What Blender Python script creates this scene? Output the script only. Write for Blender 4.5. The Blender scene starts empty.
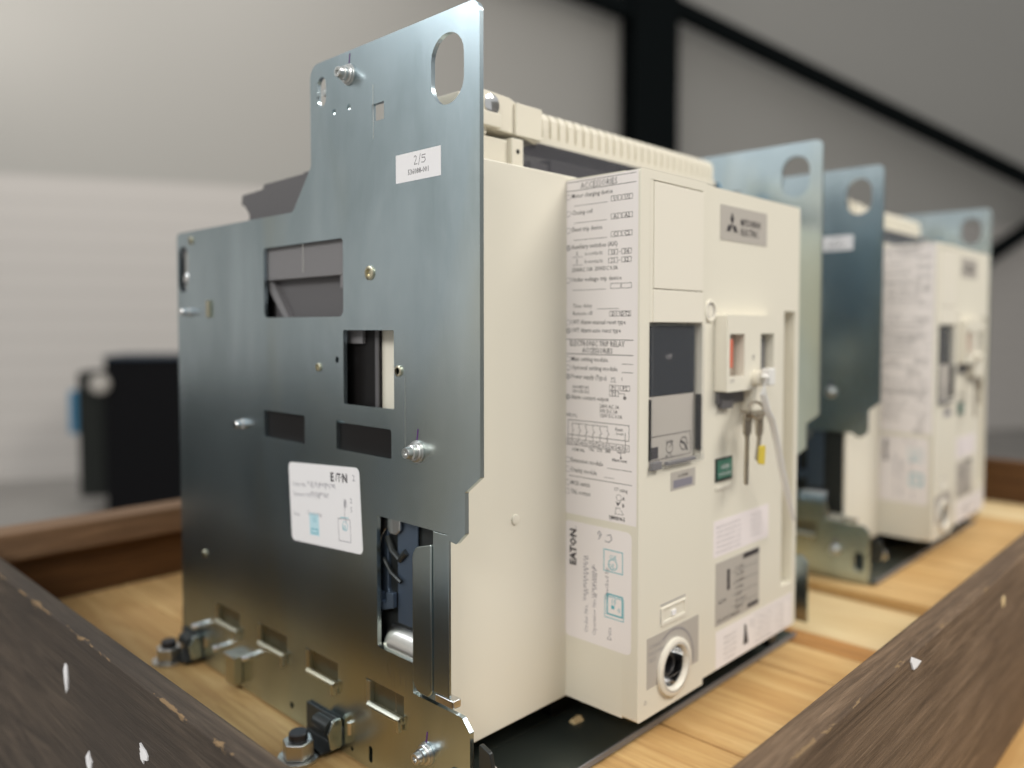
import bpy, bmesh, math, random
from mathutils import Vector, Matrix
from mathutils.geometry import tessellate_polygon
random.seed(4)
C = bpy.context.scene.collection
MM = .001
CAM = Vector((-.30517652, -.31794641, .27))
F = Vector((.72022013, .69258755, -.04006805)); R = Vector((.69314418, -.72079896, 0)); U = Vector((.02888101, .02777293, .99919695))
def ray_at(x, y, d):                       # a far point of the hall, d metres in front of the lens plane
    return CAM + (F + R*((x-512)/798) + U*((359-y)/798))*d

# ---------------------------------------------------------------- materials
def mat(name, col, rough=.5, metal=0., spec=.5, **k):
    m = bpy.data.materials.new(name); m.use_nodes = True
    b = m.node_tree.nodes['Principled BSDF']
    b.inputs['Base Color'].default_value = (*col, 1); b.inputs['Roughness'].default_value = rough
    b.inputs['Metallic'].default_value = metal; b.inputs['Specular IOR Level'].default_value = spec
    for a, v in k.items(): b.inputs[a.replace('_', ' ')].default_value = v
    return m
def nodes(m): return m.node_tree.nodes, m.node_tree.links, m.node_tree.nodes['Principled BSDF']
def noise(m, scale, detail=4, sc=(1, 1, 1), rough=.5, dist=0, loc=(0, 0, 0)):
    N, L, b = nodes(m)
    tc = N.new('ShaderNodeTexCoord'); mp = N.new('ShaderNodeMapping'); n = N.new('ShaderNodeTexNoise')
    mp.inputs['Scale'].default_value = sc; mp.inputs['Location'].default_value = loc
    n.inputs['Scale'].default_value = scale; n.inputs['Detail'].default_value = detail
    n.inputs['Roughness'].default_value = rough; n.inputs['Distortion'].default_value = dist
    L.new(tc.outputs['Object'], mp.inputs[0]); L.new(mp.outputs[0], n.inputs['Vector'])
    return n.outputs['Fac']
def ramp(m, src, stops):
    N, L, b = nodes(m); r = N.new('ShaderNodeValToRGB'); e = r.color_ramp.elements
    while len(e) < len(stops): e.new(.5)
    for q, (p, c) in zip(e, stops): q.position = p; q.color = (*c, 1)
    L.new(src, r.inputs[0]); return r.outputs[0]
def mix(m, fac, a, b_, mode='MIX'):
    N, L, b = nodes(m); x = N.new('ShaderNodeMix'); x.data_type = 'RGBA'; x.blend_type = mode
    for s, v in ((x.inputs[0], fac), (x.inputs[6], a), (x.inputs[7], b_)):
        if isinstance(v, (int, float)): s.default_value = v
        elif isinstance(v, tuple): s.default_value = (*v, 1)
        else: L.new(v, s)
    return x.outputs[2]
def bump(m, src, strength, dist):
    N, L, b = nodes(m); u = N.new('ShaderNodeBump'); u.inputs['Strength'].default_value = strength; u.inputs['Distance'].default_value = dist
    L.new(src, u.inputs['Height']); L.new(u.outputs[0], b.inputs['Normal'])
def setc(m, s): N, L, b = nodes(m); L.new(s, b.inputs['Base Color'])

def zinc(name, lo, hi, tint, rough, vert=True):
    m = mat(name, hi, rough, 1.)
    a = noise(m, 13, 5, (1, 1, .4), .6, .4)
    c = ramp(m, a, ((.3, lo), (.7, hi)))
    t = noise(m, 5, 3, (1, 1, .5), .5, .3, (3, 1, 2))
    c = mix(m, ramp(m, t, ((.5, (0, 0, 0)), (.72, (1, 1, 1)))), c, tint)
    g = noise(m, 500, 3, (1, 1, .12), .6)
    c = mix(m, .035, c, ramp(m, g, ((.3, (.2, .2, .2)), (.7, (.9, .9, .9)))), 'OVERLAY')
    setc(m, c)
    N, L, b = nodes(m); mr = N.new('ShaderNodeMapRange'); mr.inputs[3].default_value = rough; mr.inputs[4].default_value = rough+.02
    L.new(g, mr.inputs[0]); L.new(mr.outputs[0], b.inputs['Roughness'])
    bump(m, g, .02, .0002)
    return m
M = {}
M['zinc'] = zinc('zinc_plate', (.40, .49, .53), (.58, .69, .75), (.56, .57, .46), .25)
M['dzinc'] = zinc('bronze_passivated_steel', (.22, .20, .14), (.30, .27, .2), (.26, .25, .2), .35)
M['zinc_edge'] = mat('sheared_steel_edge', (.72, .72, .68), .38, 1.)
M['steel'] = zinc('brushed_steel', (.62, .63, .63), (.75, .75, .74), (.68, .66, .6), .24)
M['brass_zinc'] = zinc('yellow_passivated_steel', (.50, .46, .32), (.66, .62, .48), (.6, .62, .55), .3)
M['dark_steel'] = mat('dark_steel', (.05, .055, .055), .35, .6)
M['tray'] = mat('dark_green_sheet', (.075, .09, .08), .28, .6)
M['chrome'] = mat('chrome', (.8, .8, .8), .12, 1.)
M['bolt'] = mat('galvanised_bolt', (.62, .63, .62), .32, 1.)
M['blackbolt'] = mat('blackened_bolt', (.05, .05, .055), .4, .7)
def plastic(name, col, rough=.45):
    m = mat(name, col, rough); bump(m, noise(m, 1800, 2), .06, .0002); return m
M['cream'] = plastic('cream_plastic', (.725, .69, .59))
M['cream2'] = plastic('cream_plastic_door', (.76, .72, .625), .4)
M['grey_pl'] = plastic('grey_plastic', (.10, .096, .10), .5)
M['grey_lt'] = plastic('light_grey_plastic', (.175, .17, .175), .5)
M['dark_pl'] = mat('dark_plastic', (.010, .009, .009), .5, 0, .2)
M['blue_pl'] = mat('slate_blue_steel', (.12, .16, .22), .35, .7)
M['brown_dark'] = mat('dark_brown_enamel', (.04, .03, .025), .3)
M['beige'] = plastic('terminal_beige', (.68, .64, .54))
M['paper'] = mat('white_paper', (.80, .79, .80), .6)
M['paper2'] = mat('label_paper', (.83, .785, .775), .5)
M['ink'] = mat('black_ink', (.035, .03, .035), .6)
M['pen'] = mat('grey_pen_ink', (.22, .21, .25), .6)
M['purple'] = mat('purple_marker', (.10, .03, .16), .6)
M['teal'] = mat('teal_stamp', (.10, .42, .50), .6)
M['paleblue'] = mat('pale_blue_print', (.50, .72, .80), .6)
M['grey_print'] = mat('grey_print', (.44, .41, .37), .5)
M['grey_ink'] = mat('faint_grey_ink', (.34, .32, .32), .6)
M['green'] = mat('green_indicator', (.05, .17, .12), .35)
M['red'] = mat('red_button', (.62, .16, .10), .4)
M['yellow'] = mat('yellow_tag', (.62, .48, .06), .45)
M['strap'] = mat('white_nylon', (.74, .73, .70), .35)
M['clear'] = mat('clear_cover', (.35, .36, .38), .12, 0, .3, Alpha=.06)
M['smoke'] = mat('smoky_clear_plastic', (.09, .09, .105), .14, 0, .4, Alpha=.55)
M['display'] = mat('black_display', (.014, .018, .025), .2, 0, .2)
M['blue'] = mat('blue_plastic', (.05, .19, .32), .4)
M['darkblue'] = mat('dark_blue_lid', (.012, .03, .055), .5)
M['black'] = mat('black_case', (.006, .006, .007), .8, 0, .1)
M['charcoal'] = mat('charcoal_case', (.022, .024, .022), .8, 0, .1)
M['column'] = mat('dark_green_black_paint', (.003, .005, .0055), .8, 0, .1)

def wood(name, along, cols, fine=.55, knots=True, bumps=.5, extra=None):
    m = mat(name, cols[1], .62, 0, .3)
    s = [1, 1, 1]; s[along] = .07
    n1 = noise(m, 75, 7, tuple(s), .75, 1.1); s2 = [1, 1, 1]; s2[along] = .03
    n2 = noise(m, 420, 4, tuple(s2), .7, .2); s3 = [1, 1, 1]; s3[along] = .35
    n3 = noise(m, 9, 3, tuple(s3), .5, .4)
    c = ramp(m, n1, ((.28, cols[0]), (.5, cols[1]), (.75, cols[2])))
    c = mix(m, fine, c, ramp(m, n2, ((.3, (.22, .22, .22)), (.7, (.85, .85, .85)))), 'OVERLAY')
    c = mix(m, ramp(m, n3, ((.42, (0, 0, 0)), (.7, (.7, .7, .7)))), c, cols[3])
    if knots:
        N, L, b = nodes(m); tc = N.new('ShaderNodeTexCoord'); mp = N.new('ShaderNodeMapping'); v = N.new('ShaderNodeTexVoronoi')
        s4 = [9, 9, 9]; s4[along] = 4; mp.inputs['Scale'].default_value = s4
        L.new(tc.outputs['Object'], mp.inputs[0]); L.new(mp.outputs[0], v.inputs['Vector']); v.inputs['Scale'].default_value = 1
        c = mix(m, ramp(m, v.outputs['Distance'], ((.04, (.85, .85, .85)), (.12, (0, 0, 0)))), c, cols[4])
    if extra: c = extra(m, c)
    setc(m, c); bump(m, n2, bumps, .0012); return m
def splinters(axis, edge, ztop):            # bare pale wood where the outer top edge is chipped
    def fn(m, c):
        N, L, b = nodes(m); tc = N.new('ShaderNodeTexCoord'); sp = N.new('ShaderNodeSeparateXYZ'); L.new(tc.outputs['Object'], sp.inputs[0])
        def mth(op, a, b2):
            q = N.new('ShaderNodeMath'); q.operation = op
            for i, v in enumerate((a, b2)):
                if isinstance(v, (int, float)): q.inputs[i].default_value = v
                else: L.new(v, q.inputs[i])
            return q.outputs[0]
        da = mth('ABSOLUTE', mth('SUBTRACT', sp.outputs[axis], edge), 0); dz = mth('ABSOLUTE', mth('SUBTRACT', sp.outputs[2], ztop), 0)
        s = [1, 1, 1]; s[1-axis] = .25
        n = noise(m, 150, 4, tuple(s), .7, .5); n_ = noise(m, 14, 2, (1, 1, 1), .5)
        lim = mth('MULTIPLY', mth('MAXIMUM', mth('SUBTRACT', n, .50), 0), mth('MULTIPLY', n_, .034))
        f = mth('LESS_THAN', mth('ADD', da, dz), lim)
        return mix(m, f, c, (.22, .145, .075))
    return fn
WEATH = ((.020, .014, .010), (.066, .049, .036), (.135, .10, .072), (.045, .035, .028), (.018, .012, .009))
WEATH_R = ((.036, .021, .012), (.135, .088, .054), (.27, .185, .12), (.095, .062, .040), (.03, .018, .011))
PINE = ((.44, .26, .10), (.58, .37, .16), (.78, .56, .27), (.46, .25, .08), (.16, .06, .02))
PALE = ((.58, .42, .22), (.68, .52, .29), (.77, .62, .38), (.60, .42, .20), (.3, .15, .06))
DARK = ((.32, .15, .045), (.42, .21, .07), (.52, .29, .10), (.36, .17, .05), (.14, .05, .02))
BROWN = ((.06, .028, .009), (.11, .05, .016), (.16, .075, .026), (.08, .036, .012), (.03, .012, .006))
ZT = .060
M['wl'] = wood('weathered_board_left', 1, WEATH, extra=splinters(0, -.624, ZT+.15), bumps=.9)
M['wr'] = wood('weathered_board_right', 0, WEATH_R, extra=splinters(1, -.404, ZT+.15), bumps=.9)
LBR = ((.13, .075, .04), (.21, .125, .07), (.30, .19, .11), (.17, .10, .055), (.06, .03, .015))
M['wbt'] = wood('faded_brown_rail', 0, LBR)
M['wb'] = wood('brown_board', 0, BROWN); M['we'] = wood('brown_board_end', 1, BROWN)
M['pine'] = wood('pine_plank', 1, PINE, .3); M['pale'] = wood('pale_pine_plank', 1, PALE, .25)
M['dpine'] = wood('darker_pine_plank', 1, DARK, .3)
M['pinex'] = wood('pine_bearer', 0, PINE, .3)

# ---------------------------------------------------------------- mesh builder (millimetres)
def circ(c, r, n=20, ry=None):
    ry = ry or r
    return [(c[0]+r*math.cos(2*math.pi*i/n), c[1]+ry*math.sin(2*math.pi*i/n)) for i in range(n)]
def rect(a0, a1, b0, b1): return [(a0, b0), (a1, b0), (a1, b1), (a0, b1)]
def rp(pts, rad, seg=5):                    # rounds the corners of a polygon
    out = []; n = len(pts)
    for i, p in enumerate(pts):
        r = rad[i] if isinstance(rad, (list, tuple)) else rad
        P, A, B = Vector(p), Vector(pts[i-1]), Vector(pts[(i+1) % n])
        a, b = (A-P), (B-P); r = min(r, a.length*.49, b.length*.49)
        if r < .05: out.append(tuple(p)); continue
        a.normalize(); b.normalize(); ang = a.angle(b)
        if ang > 3.1: out.append(tuple(p)); continue
        d = min(r/math.tan(ang/2), (A-P).length*.49, (B-P).length*.49); r = d*math.tan(ang/2)
        cen = P+(a+b).normalized()*(r/math.sin(ang/2)); s, e = P+a*d-cen, P+b*d-cen
        for k in range(seg+1):
            t = k/seg; v = s.lerp(e, t); v = v.normalized()*r if v.length > 1e-6 else s
            out.append((cen.x+v.x, cen.y+v.y))
    return out
class MB:
    def __init__(s): s.v = []; s.f = []
    def add(s, vs, fs):
        o = len(s.v); s.v += [tuple(v) for v in vs]; s.f += [tuple(i+o for i in f) for f in fs]; return s
    def box(s, x0, x1, y0, y1, z0, z1):
        v = [(x, y, z) for z in (z0, z1) for y in (y0, y1) for x in (x0, x1)]
        return s.add(v, [(0, 2, 3, 1), (4, 5, 7, 6), (0, 1, 5, 4), (2, 6, 7, 3), (0, 4, 6, 2), (1, 3, 7, 5)])
    def prism(s, ax, poly, a, b, holes=()):
        """poly in the two other axes: x->(y,z)  y->(x,z)  z->(x,y)"""
        def P(p, t): return {'x': (t, p[0], p[1]), 'y': (p[0], t, p[1]), 'z': (p[0], p[1], t)}[ax]
        loops = [list(poly)]+[list(h) for h in holes]; flat = [p for l in loops for p in l]; n = len(flat)
        vs = [P(p, a) for p in flat]+[P(p, b) for p in flat]; fs = []
        if holes: tr = tessellate_polygon([[Vector((*p, 0)) for p in l] for l in loops])
        else: tr = [tuple(range(n))]
        for t in tr: fs.append(tuple(t)); fs.append(tuple(i+n for i in reversed(t)))
        o = 0
        for l in loops:
            m = len(l)
            for i in range(m): j = (i+1) % m; fs.append((o+i, o+j, o+j+n, o+i+n))
            o += m
        return s.add(vs, fs)
    def tube(s, pts, r, n=10, flat=None):
        P = [Vector(p) for p in pts]; rings = []; up = Vector((.13, .21, 1)).normalized()
        for i, p in enumerate(P):
            t = (P[min(i+1, len(P)-1)]-P[max(i-1, 0)]).normalized(); a = t.cross(up)
            a = a.normalized() if a.length > .05 else t.cross(Vector((1, 0, 0))).normalized(); b = t.cross(a).normalized()
            rr = r[i] if isinstance(r, (list, tuple)) else r
            rings.append([p+a*math.cos(q)*rr+b*math.sin(q)*rr*(flat or 1) for q in (2*math.pi*k/n for k in range(n))])
        v = [q for g in rings for q in g]; f = []
        for i in range(len(P)-1):
            for k in range(n): f.append((i*n+k, i*n+(k+1) % n, (i+1)*n+(k+1) % n, (i+1)*n+k))
        f.append(tuple(range(n-1, -1, -1))); f.append(tuple((len(P)-1)*n+k for k in range(n)))
        return s.add(v, f)
    def lathe(s, c, ax, prof, n=24, cap=True):
        """prof: (radius, offset along axis); ax 'x','y','z' or a direction"""
        d = {'x': Vector((1, 0, 0)), 'y': Vector((0, 1, 0)), 'z': Vector((0, 0, 1))}.get(ax) if isinstance(ax, str) else Vector(ax).normalized()
        a = d.orthogonal().normalized(); b = d.cross(a); c = Vector(c); v = []; f = []
        for (r, h) in prof:
            for k in range(n): q = 2*math.pi*k/n; v.append(c+d*h+a*math.cos(q)*r+b*math.sin(q)*r)
        for i in range(len(prof)-1):
            for k in range(n): f.append((i*n+k, i*n+(k+1) % n, (i+1)*n+(k+1) % n, (i+1)*n+k))
        if prof[0][0] > 0 and cap: f.append(tuple(range(n-1, -1, -1)))
        if prof[-1][0] > 0 and cap: f.append(tuple((len(prof)-1)*n+k for k in range(n)))
        return s.add(v, f)
    def build(s, name, m, parent=None, bev=0, seg=2, smooth=True, mats=None):
        me = bpy.data.meshes.new(name); off = Vector(parent['base']) if parent and 'base' in parent else Vector()
        if parent and parent.parent and 'base' in parent.parent: off = Vector(parent.parent['base'])
        me.from_pydata([(Vector(v)*MM-off) for v in s.v], [], s.f)
        b = bmesh.new(); b.from_mesh(me)
        bmesh.ops.remove_doubles(b, verts=b.verts, dist=1e-6); bmesh.ops.recalc_face_normals(b, faces=b.faces); b.to_mesh(me); b.free()
        me.materials.append(M[m] if isinstance(m, str) else m)
        o = bpy.data.objects.new(name, me); C.objects.link(o)
        if smooth:
            for p in me.polygons: p.use_smooth = True
            me.set_sharp_from_angle(angle=math.radians(32))
        if bev:
            q = o.modifiers.new('bevel', 'BEVEL'); q.width = bev*MM; q.segments = seg; q.limit_method = 'ANGLE'; q.angle_limit = math.radians(40); q.use_clamp_overlap = True
            q.harden_normals = True
        if parent: o.parent = parent
        return o
def thing(name, label, cat, base=(0, 0, 0), group=None):
    o = bpy.data.objects.new(name, None); C.objects.link(o); o.location = base; o['base'] = tuple(base); o.empty_display_size = .02
    tag(o, label, cat, group); return o
def tag(o, label, cat, group=None):
    o['label'] = label; o['category'] = cat
    if group: o['group'] = group
    return o
def struct(o): o['kind'] = 'structure'; return o
def copy_tree(o, parent=None):
    c = o.copy(); C.objects.link(c); c.parent = parent
    for ch in list(o.children): copy_tree(ch, c)
    return c

# ---------------------------------------------------------------- print on surfaces
class Page:
    """a drawing surface: o = top left corner (mm), r = reading direction, u = up, n = outward normal"""
    def __init__(s, o, r, u, n, lift=.12): s.o, s.r, s.u, s.n, s.l = Vector(o), Vector(r), Vector(u), Vector(n), lift; s.mb = MB()
    def P(s, a, b, l=None): return s.o+s.r*a-s.u*b+s.n*(s.l if l is None else l)
    def text(s, t, a, b, size, wx=1., align='L', rot=0, bold=0, shear=0):
        c = bpy.data.curves.new('t', 'FONT'); c.body = t; c.size = size; c.align_x = {'L': 'LEFT', 'C': 'CENTER', 'R': 'RIGHT'}[align]; c.offset = bold; c.shear = shear
        c.resolution_u = 1; ob = bpy.data.objects.new('t', c); C.objects.link(ob); me = bpy.data.meshes.new_from_object(ob)
        cs, sn = math.cos(rot), math.sin(rot); v = []
        for q in me.vertices:
            x, y = q.co.x*wx, q.co.y; v.append(s.P(a+x*cs-y*sn, b-(x*sn+y*cs)))
        s.mb.add(v, [tuple(p.vertices) for p in me.polygons])
        bpy.data.objects.remove(ob); bpy.data.meshes.remove(me); bpy.data.curves.remove(c)
    def line(s, pts, w=.3):
        for (a0, b0), (a1, b1) in zip(pts, pts[1:]):
            d = Vector((a1-a0, b1-b0)); L = d.length
            if L < 1e-5: continue
            d /= L; p = Vector((-d.y, d.x))*w/2; e = d*w*.3
            s.mb.add([s.P(a0-e.x+p.x, b0-e.y+p.y), s.P(a1+e.x+p.x, b1+e.y+p.y), s.P(a1+e.x-p.x, b1+e.y-p.y), s.P(a0-e.x-p.x, b0-e.y-p.y)], [(0, 1, 2, 3)])
    def box(s, a0, b0, a1, b1, w=.3): s.line([(a0, b0), (a1, b0), (a1, b1), (a0, b1), (a0, b0)], w)
    def fill(s, pts): s.mb.add([s.P(*p) for p in pts], [tuple(range(len(pts)))])
    def ring(s, a, b, r, w=.3, a0=0, a1=6.2832, n=16): s.line([(a+r*math.cos(a0+(a1-a0)*i/n), b+r*math.sin(a0+(a1-a0)*i/n)) for i in range(n+1)], w)
    def build(s, name, m, parent): return s.mb.build(name, m, parent, smooth=False)
def sheet(page, w, h, th=.1, r=0):
    """a thin sticker of real thickness on a page's surface"""
    pts = rp([(0, 0), (w, 0), (w, h), (0, h)], r) if r else [(0, 0), (w, 0), (w, h), (0, h)]
    mb = MB(); n = len(pts); v = [page.P(*p, l=0) for p in pts]+[page.P(*p, l=th) for p in pts]
    mb.add(v, [tuple(range(n)), tuple(range(2*n-1, n-1, -1))]+[(i, (i+1) % n, (i+1) % n+n, i+n) for i in range(n)]); return mb
def side_page(X, Y, Z, rot=0):              # on a face that looks towards -X; reads towards -Y
    c, s_ = math.cos(rot), math.sin(rot)
    return Page((X, Y, Z), (0, -c, s_), (0, s_, c), (-1, 0, 0))
def front_page(Y, X, Z): return Page((X, Y, Z), (1, 0, 0), (0, 0, 1), (0, -1, 0))

# ================================================================ CRADLE
BZ = -20.
cr = thing('drawout_cradle', 'large zinc-plated steel cradle around the sharply focused nearer circuit breaker, on pine planks', 'cradle', (.2275, .19, BZ*MM), 'draw-out cradles in the crate')
outer = rp([(0, 449), (168.5, 449), (168.5, 381), (193, 352), (386, 352), (386, BZ), (8.8, BZ), (8.8, 38), (15.5, 45), (60, 45), (60, 64), (95.8, 64), (95.8, 149.5),
            (28.5, 149.5), (27, 146), (20, 145), (12.6, 152), (12.6, 176), (0, 186)], [7, 9, 3, 6, 5, 0, 0, 1, 2, 1, 1, 3, 1, 0, 2, 2, 1, 1, 1])
def obround(cy, cz, w, h): return rp(rect(cy-w/2, cy+w/2, cz-h/2, cz+h/2), w*.499, 8)
plate_holes = [obround(26.5, 416.5, 28, 40), obround(154.5, 429, 10.5, 20), rect(85.5, 97.8, 398.9, 409.8), rp(rect(131, 235, 277, 329), [5, 5, 3, 3]),
    rp(rect(77, 131.5, 218.8, 268), 1), rp(rect(80, 140.5, 187.5, 207.3), [1, 1, 1, 4]), rect(180, 237, 187, 207),
    obround(373.5, 320, 20, 40), circ((139.9, 413), 2, 10), circ((122.7, 413), 2, 10), circ((138.9, 248), 2.2, 10), circ((160.9, 242.3), 2.4, 10), circ((101, 304.4), 3.2, 16),
    circ((201.5, -9.6), 2.6, 10), obround(104, -10, 4, 11), circ((125, -14), 1.6, 8), obround(20, 3, 12, 22)]
SLOTS = [(69, 108.5, 23.5, 40), (141, 181.5, 23.5, 39.5), (207.5, 251, 24, 40), (280, 322, 23, 39)]
for (y0, y1, z0, z1) in SLOTS: plate_holes.append(rect(y0, y1, z0, z1))
for X0, lbl in ((0, None), (452, None)):
    m = MB(); m.prism('x', outer, X0, X0+3, [h for h in plate_holes if X0 == 0 or h is not plate_holes[16]])
    o = m.build('side_plate', 'zinc', cr, bev=.35, seg=2)
# bent tabs under the four louvre slots
for (y0, y1, z0, z1) in SLOTS:
    m = MB(); m.prism('y', rp([(-4.2, z0+1.6), (-1, z0-2), (3, z0-.5), (3, z0+1), (-2.2, z0+3.6)], .5), y0+1, y1-5); m.prism('y', [(-4.2, z0+2.0), (-2.0, z0+3), (-1.2, z0-6), (-3.8, z0-6)], y0+1, y0+3.5)
    m.build('louvre_tab', 'brass_zinc', cr, bev=.3)
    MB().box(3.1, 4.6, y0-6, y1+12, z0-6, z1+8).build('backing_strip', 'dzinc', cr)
    MB().box(-.3, 3, y1-4.6, y1-.4, z0, z1-1).build('slot_lip', 'brass_zinc', cr, bev=.2)
# raised guide flange in front of the opening
m = MB(); fl = rp([(41.5, 47.5), (59.5, 47.5), (59.5, 136), (41.5, 141)], [5, 8, 9, 1], 7)
m.prism('x', fl, -.8, 2.2); m.build('guide_flange', 'zinc', cr, bev=.9, seg=3)
m = MB().box(.3, 2.4, 27, 41.2, 52, 149); m.build('guide_channel', 'zinc', cr, bev=.5)
m = MB(); m.prism('z', rp([(.2, 23.5), (7, 23.5), (7, 40), (.2, 40)], 1), 46.5, 51.5); m.build('channel_foot', 'steel', cr, bev=.8)
# mechanism seen through the opening
m = MB(); m.box(11.6, 12.8, 44, 128, 52, 152); m.build('inner_web', 'dark_steel', cr)
m = MB(); m.prism('x', rp([(121, 150), (96, 150), (96, 100), (90, 90), (112, 88), (121, 92)], 2), 9, 12); m.build('lift_link', 'blue_pl', cr, bev=.8)
m = MB(); m.prism('x', rp([(108, 150), (80, 150), (80, 141), (84, 137.5), (90, 137.5), (94, 141), (100, 133), (104, 122), (108, 128)], 1.5), 6, 8); m.build('hook', 'steel', cr, bev=.6)
m = MB(); m.tube([(9, 96, 134), (8, 90, 126), (8, 82, 122), (8, 76, 128)], 2.2, 10); m.tube([(7, 98, 120), (7, 90, 112), (7, 80, 108)], 1.4, 8); m.build('return_spring', 'dark_steel', cr)
m = MB(); m.prism('x', rp([(112, 98), (98, 98), (98, 92), (93, 92), (93, 99), (86, 100), (86, 90), (98, 86), (106, 80), (112, 88)], 1), 5, 8.5); m.build('lock_clip', 'blue_pl', cr, bev=.5)
m = MB(); pr = [(3.0, 60), (3.6, 66), (6, 72), (10, 77), (15, 79), (15, 77.5), (10.6, 75), (7.4, 70), (5, 62)]
m.prism('y', pr, 61, 94); m.build('curved_tab', 'steel', cr, bev=.4)
MB().box(3.2, 5, 57, 99, 30, 64).build('inner_flange', 'steel', cr)
MB().box(9, 10.5, 66, 86, 80, 150).build('slide_bar', 'blue_pl', cr, bev=.4)
# base tray, rear frame
m = MB(); m.box(3.2, 412, 3, 60, BZ, -17); m.box(3.2, 451.8, 60, 386, BZ, -17); m.build('base_tray', 'tray', cr, bev=.8)
m = MB(); m.box(3.2, 412, 1.4, 2.9, BZ, -15.8); m.build('tray_lip', 'grey_lt', cr, bev=.4)
for xx in (6, 425): MB().box(xx, xx+24, 60, 380, -16.9, 5).build('slide_rail', 'dark_steel', cr, bev=.8)
m = MB(); m.box(3.2, 451.8, 376, 385, -16.9, 340); m.build('rear_panel', 'grey_pl', cr, bev=1)
m = MB(); m.prism('y', [(3.2, 150), (3.2, 210), (9, 204), (9, 156)], 70, 250); m.build('inner_rail', 'dark_pl', cr, bev=.5)
MB().box(12, 15, 140, 250, 180, 215).build('rail_cover', 'dark_pl', cr)
MB().box(3.1, 8, 80, 142, 205.3, 207.5).build('rail_lip', 'zinc', cr)
m = MB(); m.lathe((3, 371, 312), 'x', [(5, 0), (5, -2), (4, -2.6), (0, -2.6)], 20); m.build('slot_roller', 'chrome', cr)
m = MB(); m.prism('x', obround(373.5, 318, 20, 34), 3.2, 5); m.build('slot_cover', 'steel', cr)
# fasteners
def cap_screw(y, z, mark, r=6.2):
    m = MB(); m.lathe((0, y, z), 'x', [(r+.6, 0), (r+.6, -1.3), (r*.98, -1.3), (r*.98, -2.6), (r*.86, -3.2)], 28)
    s_ = m.build('washer', 'bolt', cr, bev=.2)
    m = MB(); m.lathe((0, y, z), 'x', [(r*.72, -3.2), (r*.74, -5.5), (r*.58, -6.0), (r*.56, -8.8), (r*.5, -9.6), (r*.3, -9.6), (r*.28, -8.2), (0, -8.2)], 24)
    m.build('screw', 'bolt', cr)
    if mark:
        p = side_page(0, y, z); p.line([(.6, -r-7), (0, -r-3), (-.5, -r-.5)], 1.2); p.build('paint_mark', 'purple', cr)
cap_screw(121.8, 433.5, 1); cap_screw(54.5, 195, 1); cap_screw(47, 12.2, 1)
for (y, z, a) in ((270, 193.6, 6.5), (362, 283, 7.5)):
    m = MB(); m.lathe((0, y, z), 'x', [(4.2, 0), (4.2, -1.5), (3.1, -2), (3.1, -a), (2.6, -a-.6)], 16); m.build('stud', 'chrome', cr)
for (y, z, r) in ((101, 304.4, 4.6), (160.9, 242.3, 2.8), (72, 243, 3.4), (340, 76.6, 3), (357, 344, 3.4)):
    m = MB(); m.lathe((0, y, z), 'x', [(r, 0), (r, -1), (r*.8, -1.4), (r*.6, -1.4), (r*.5, 1.5), (0, 1.5)], 18); m.build('rivet', 'brass_zinc', cr)
for (y, z) in ((350, 12), (311, 4), (262, 10)):
    m = MB(); m.tube([(1, y, z), (-3, y-1, z), (-7.5, y+1, z-.5)], 2.6, 12); m.build('locating_pin', 'chrome', cr)
m = MB(); m.box(-2.2, -.2, 322, 327, 278, 292); m.build('small_clip', 'brass_zinc', cr, bev=.4)
p = side_page(0, 96.5, 430); p.line([(0, 8), (0, 42)], .4); p.mb.build('scratch', 'zinc_edge', cr)
p = side_page(0, 66, 240); p.line([(0, 0), (0, 44)], .3); p.mb.build('scratch', 'zinc_edge', cr)
m = MB(); m.lathe((-.3, 154.5, 429), 'x', [(2.5, 4), (2.5, 2)], 12); m.build('slot_pin', 'bolt', cr)
for y, z, dy, L in ((84, 60, 3, 18), (80, 55, 2, 12), (73, 56, 1, 10), (67, 52, 0, 9), (77, 40, .5, 16), (88, 62, 4, 14)):
    p = side_page(0, y, z); p.line([(0, 0), (dy, L)], .35); p.mb.build('scratch', 'steel', cr)
# mounting feet at the bottom edge
def foot(y0, y1):
    m = MB(); m.prism('y', rp([(-.2, 2), (-2.4, 2), (-2.4, -17.5), (-14, -17.5), (-14, BZ+.2), (-.2, BZ+.2)], .8), y0, y1); m.build('mounting_foot', 'dark_steel', cr, bev=.6)
    m = MB(); m.tube([(-7.5, y0-2, -2), (-7.5, y0+15, -2)], 5.6, 18); m.build('foot_tube', 'dark_steel', cr)
    m = MB(); m.prism('y', rp([(-1, -16), (-10, -16), (-12, -4), (-8, 4), (-1, 4)], 2), y0-5, y0-2.5); m.build('foot_end', 'zinc', cr, bev=.6)
    m = MB(); m.tube([(-1, y0-14, -4), (-1, y0-14, 4)], 1.8, 10); m.build('locating_pin', 'chrome', cr)
foot(140, 178); foot(352, 384)
m = MB(); m.box(-8, -.2, 276, 290, -17, 5); m.build('angle_bracket', 'brass_zinc', cr, bev=.8)
m = MB(); m.box(-9, -.2, 274, 292, 5.2, 7.2); m.build('bracket_cap', 'steel', cr, bev=.5)
# latch bits beyond the lower front corner
m = MB(); m.prism('x', rp([(6, 32), (-3, 29), (-6, 16), (-2, 12), (-2, 6), (6, 4)], 1.5), 4, 7); m.build('latch_claw', 'dark_steel', cr, bev=.6)
m = MB(); m.prism('x', rp([(5, 22), (-7, 18), (-9, 12), (-4, 8), (5, 8)], 1), 7.5, 10); m.build('latch_claw', 'steel', cr, bev=.6)
for X0 in (0, 452):
    MB().box(X0-.4+.4, X0+3, 384.5, 386.4, -12, 20).build('rear_tie', 'dark_steel', cr)
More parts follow.
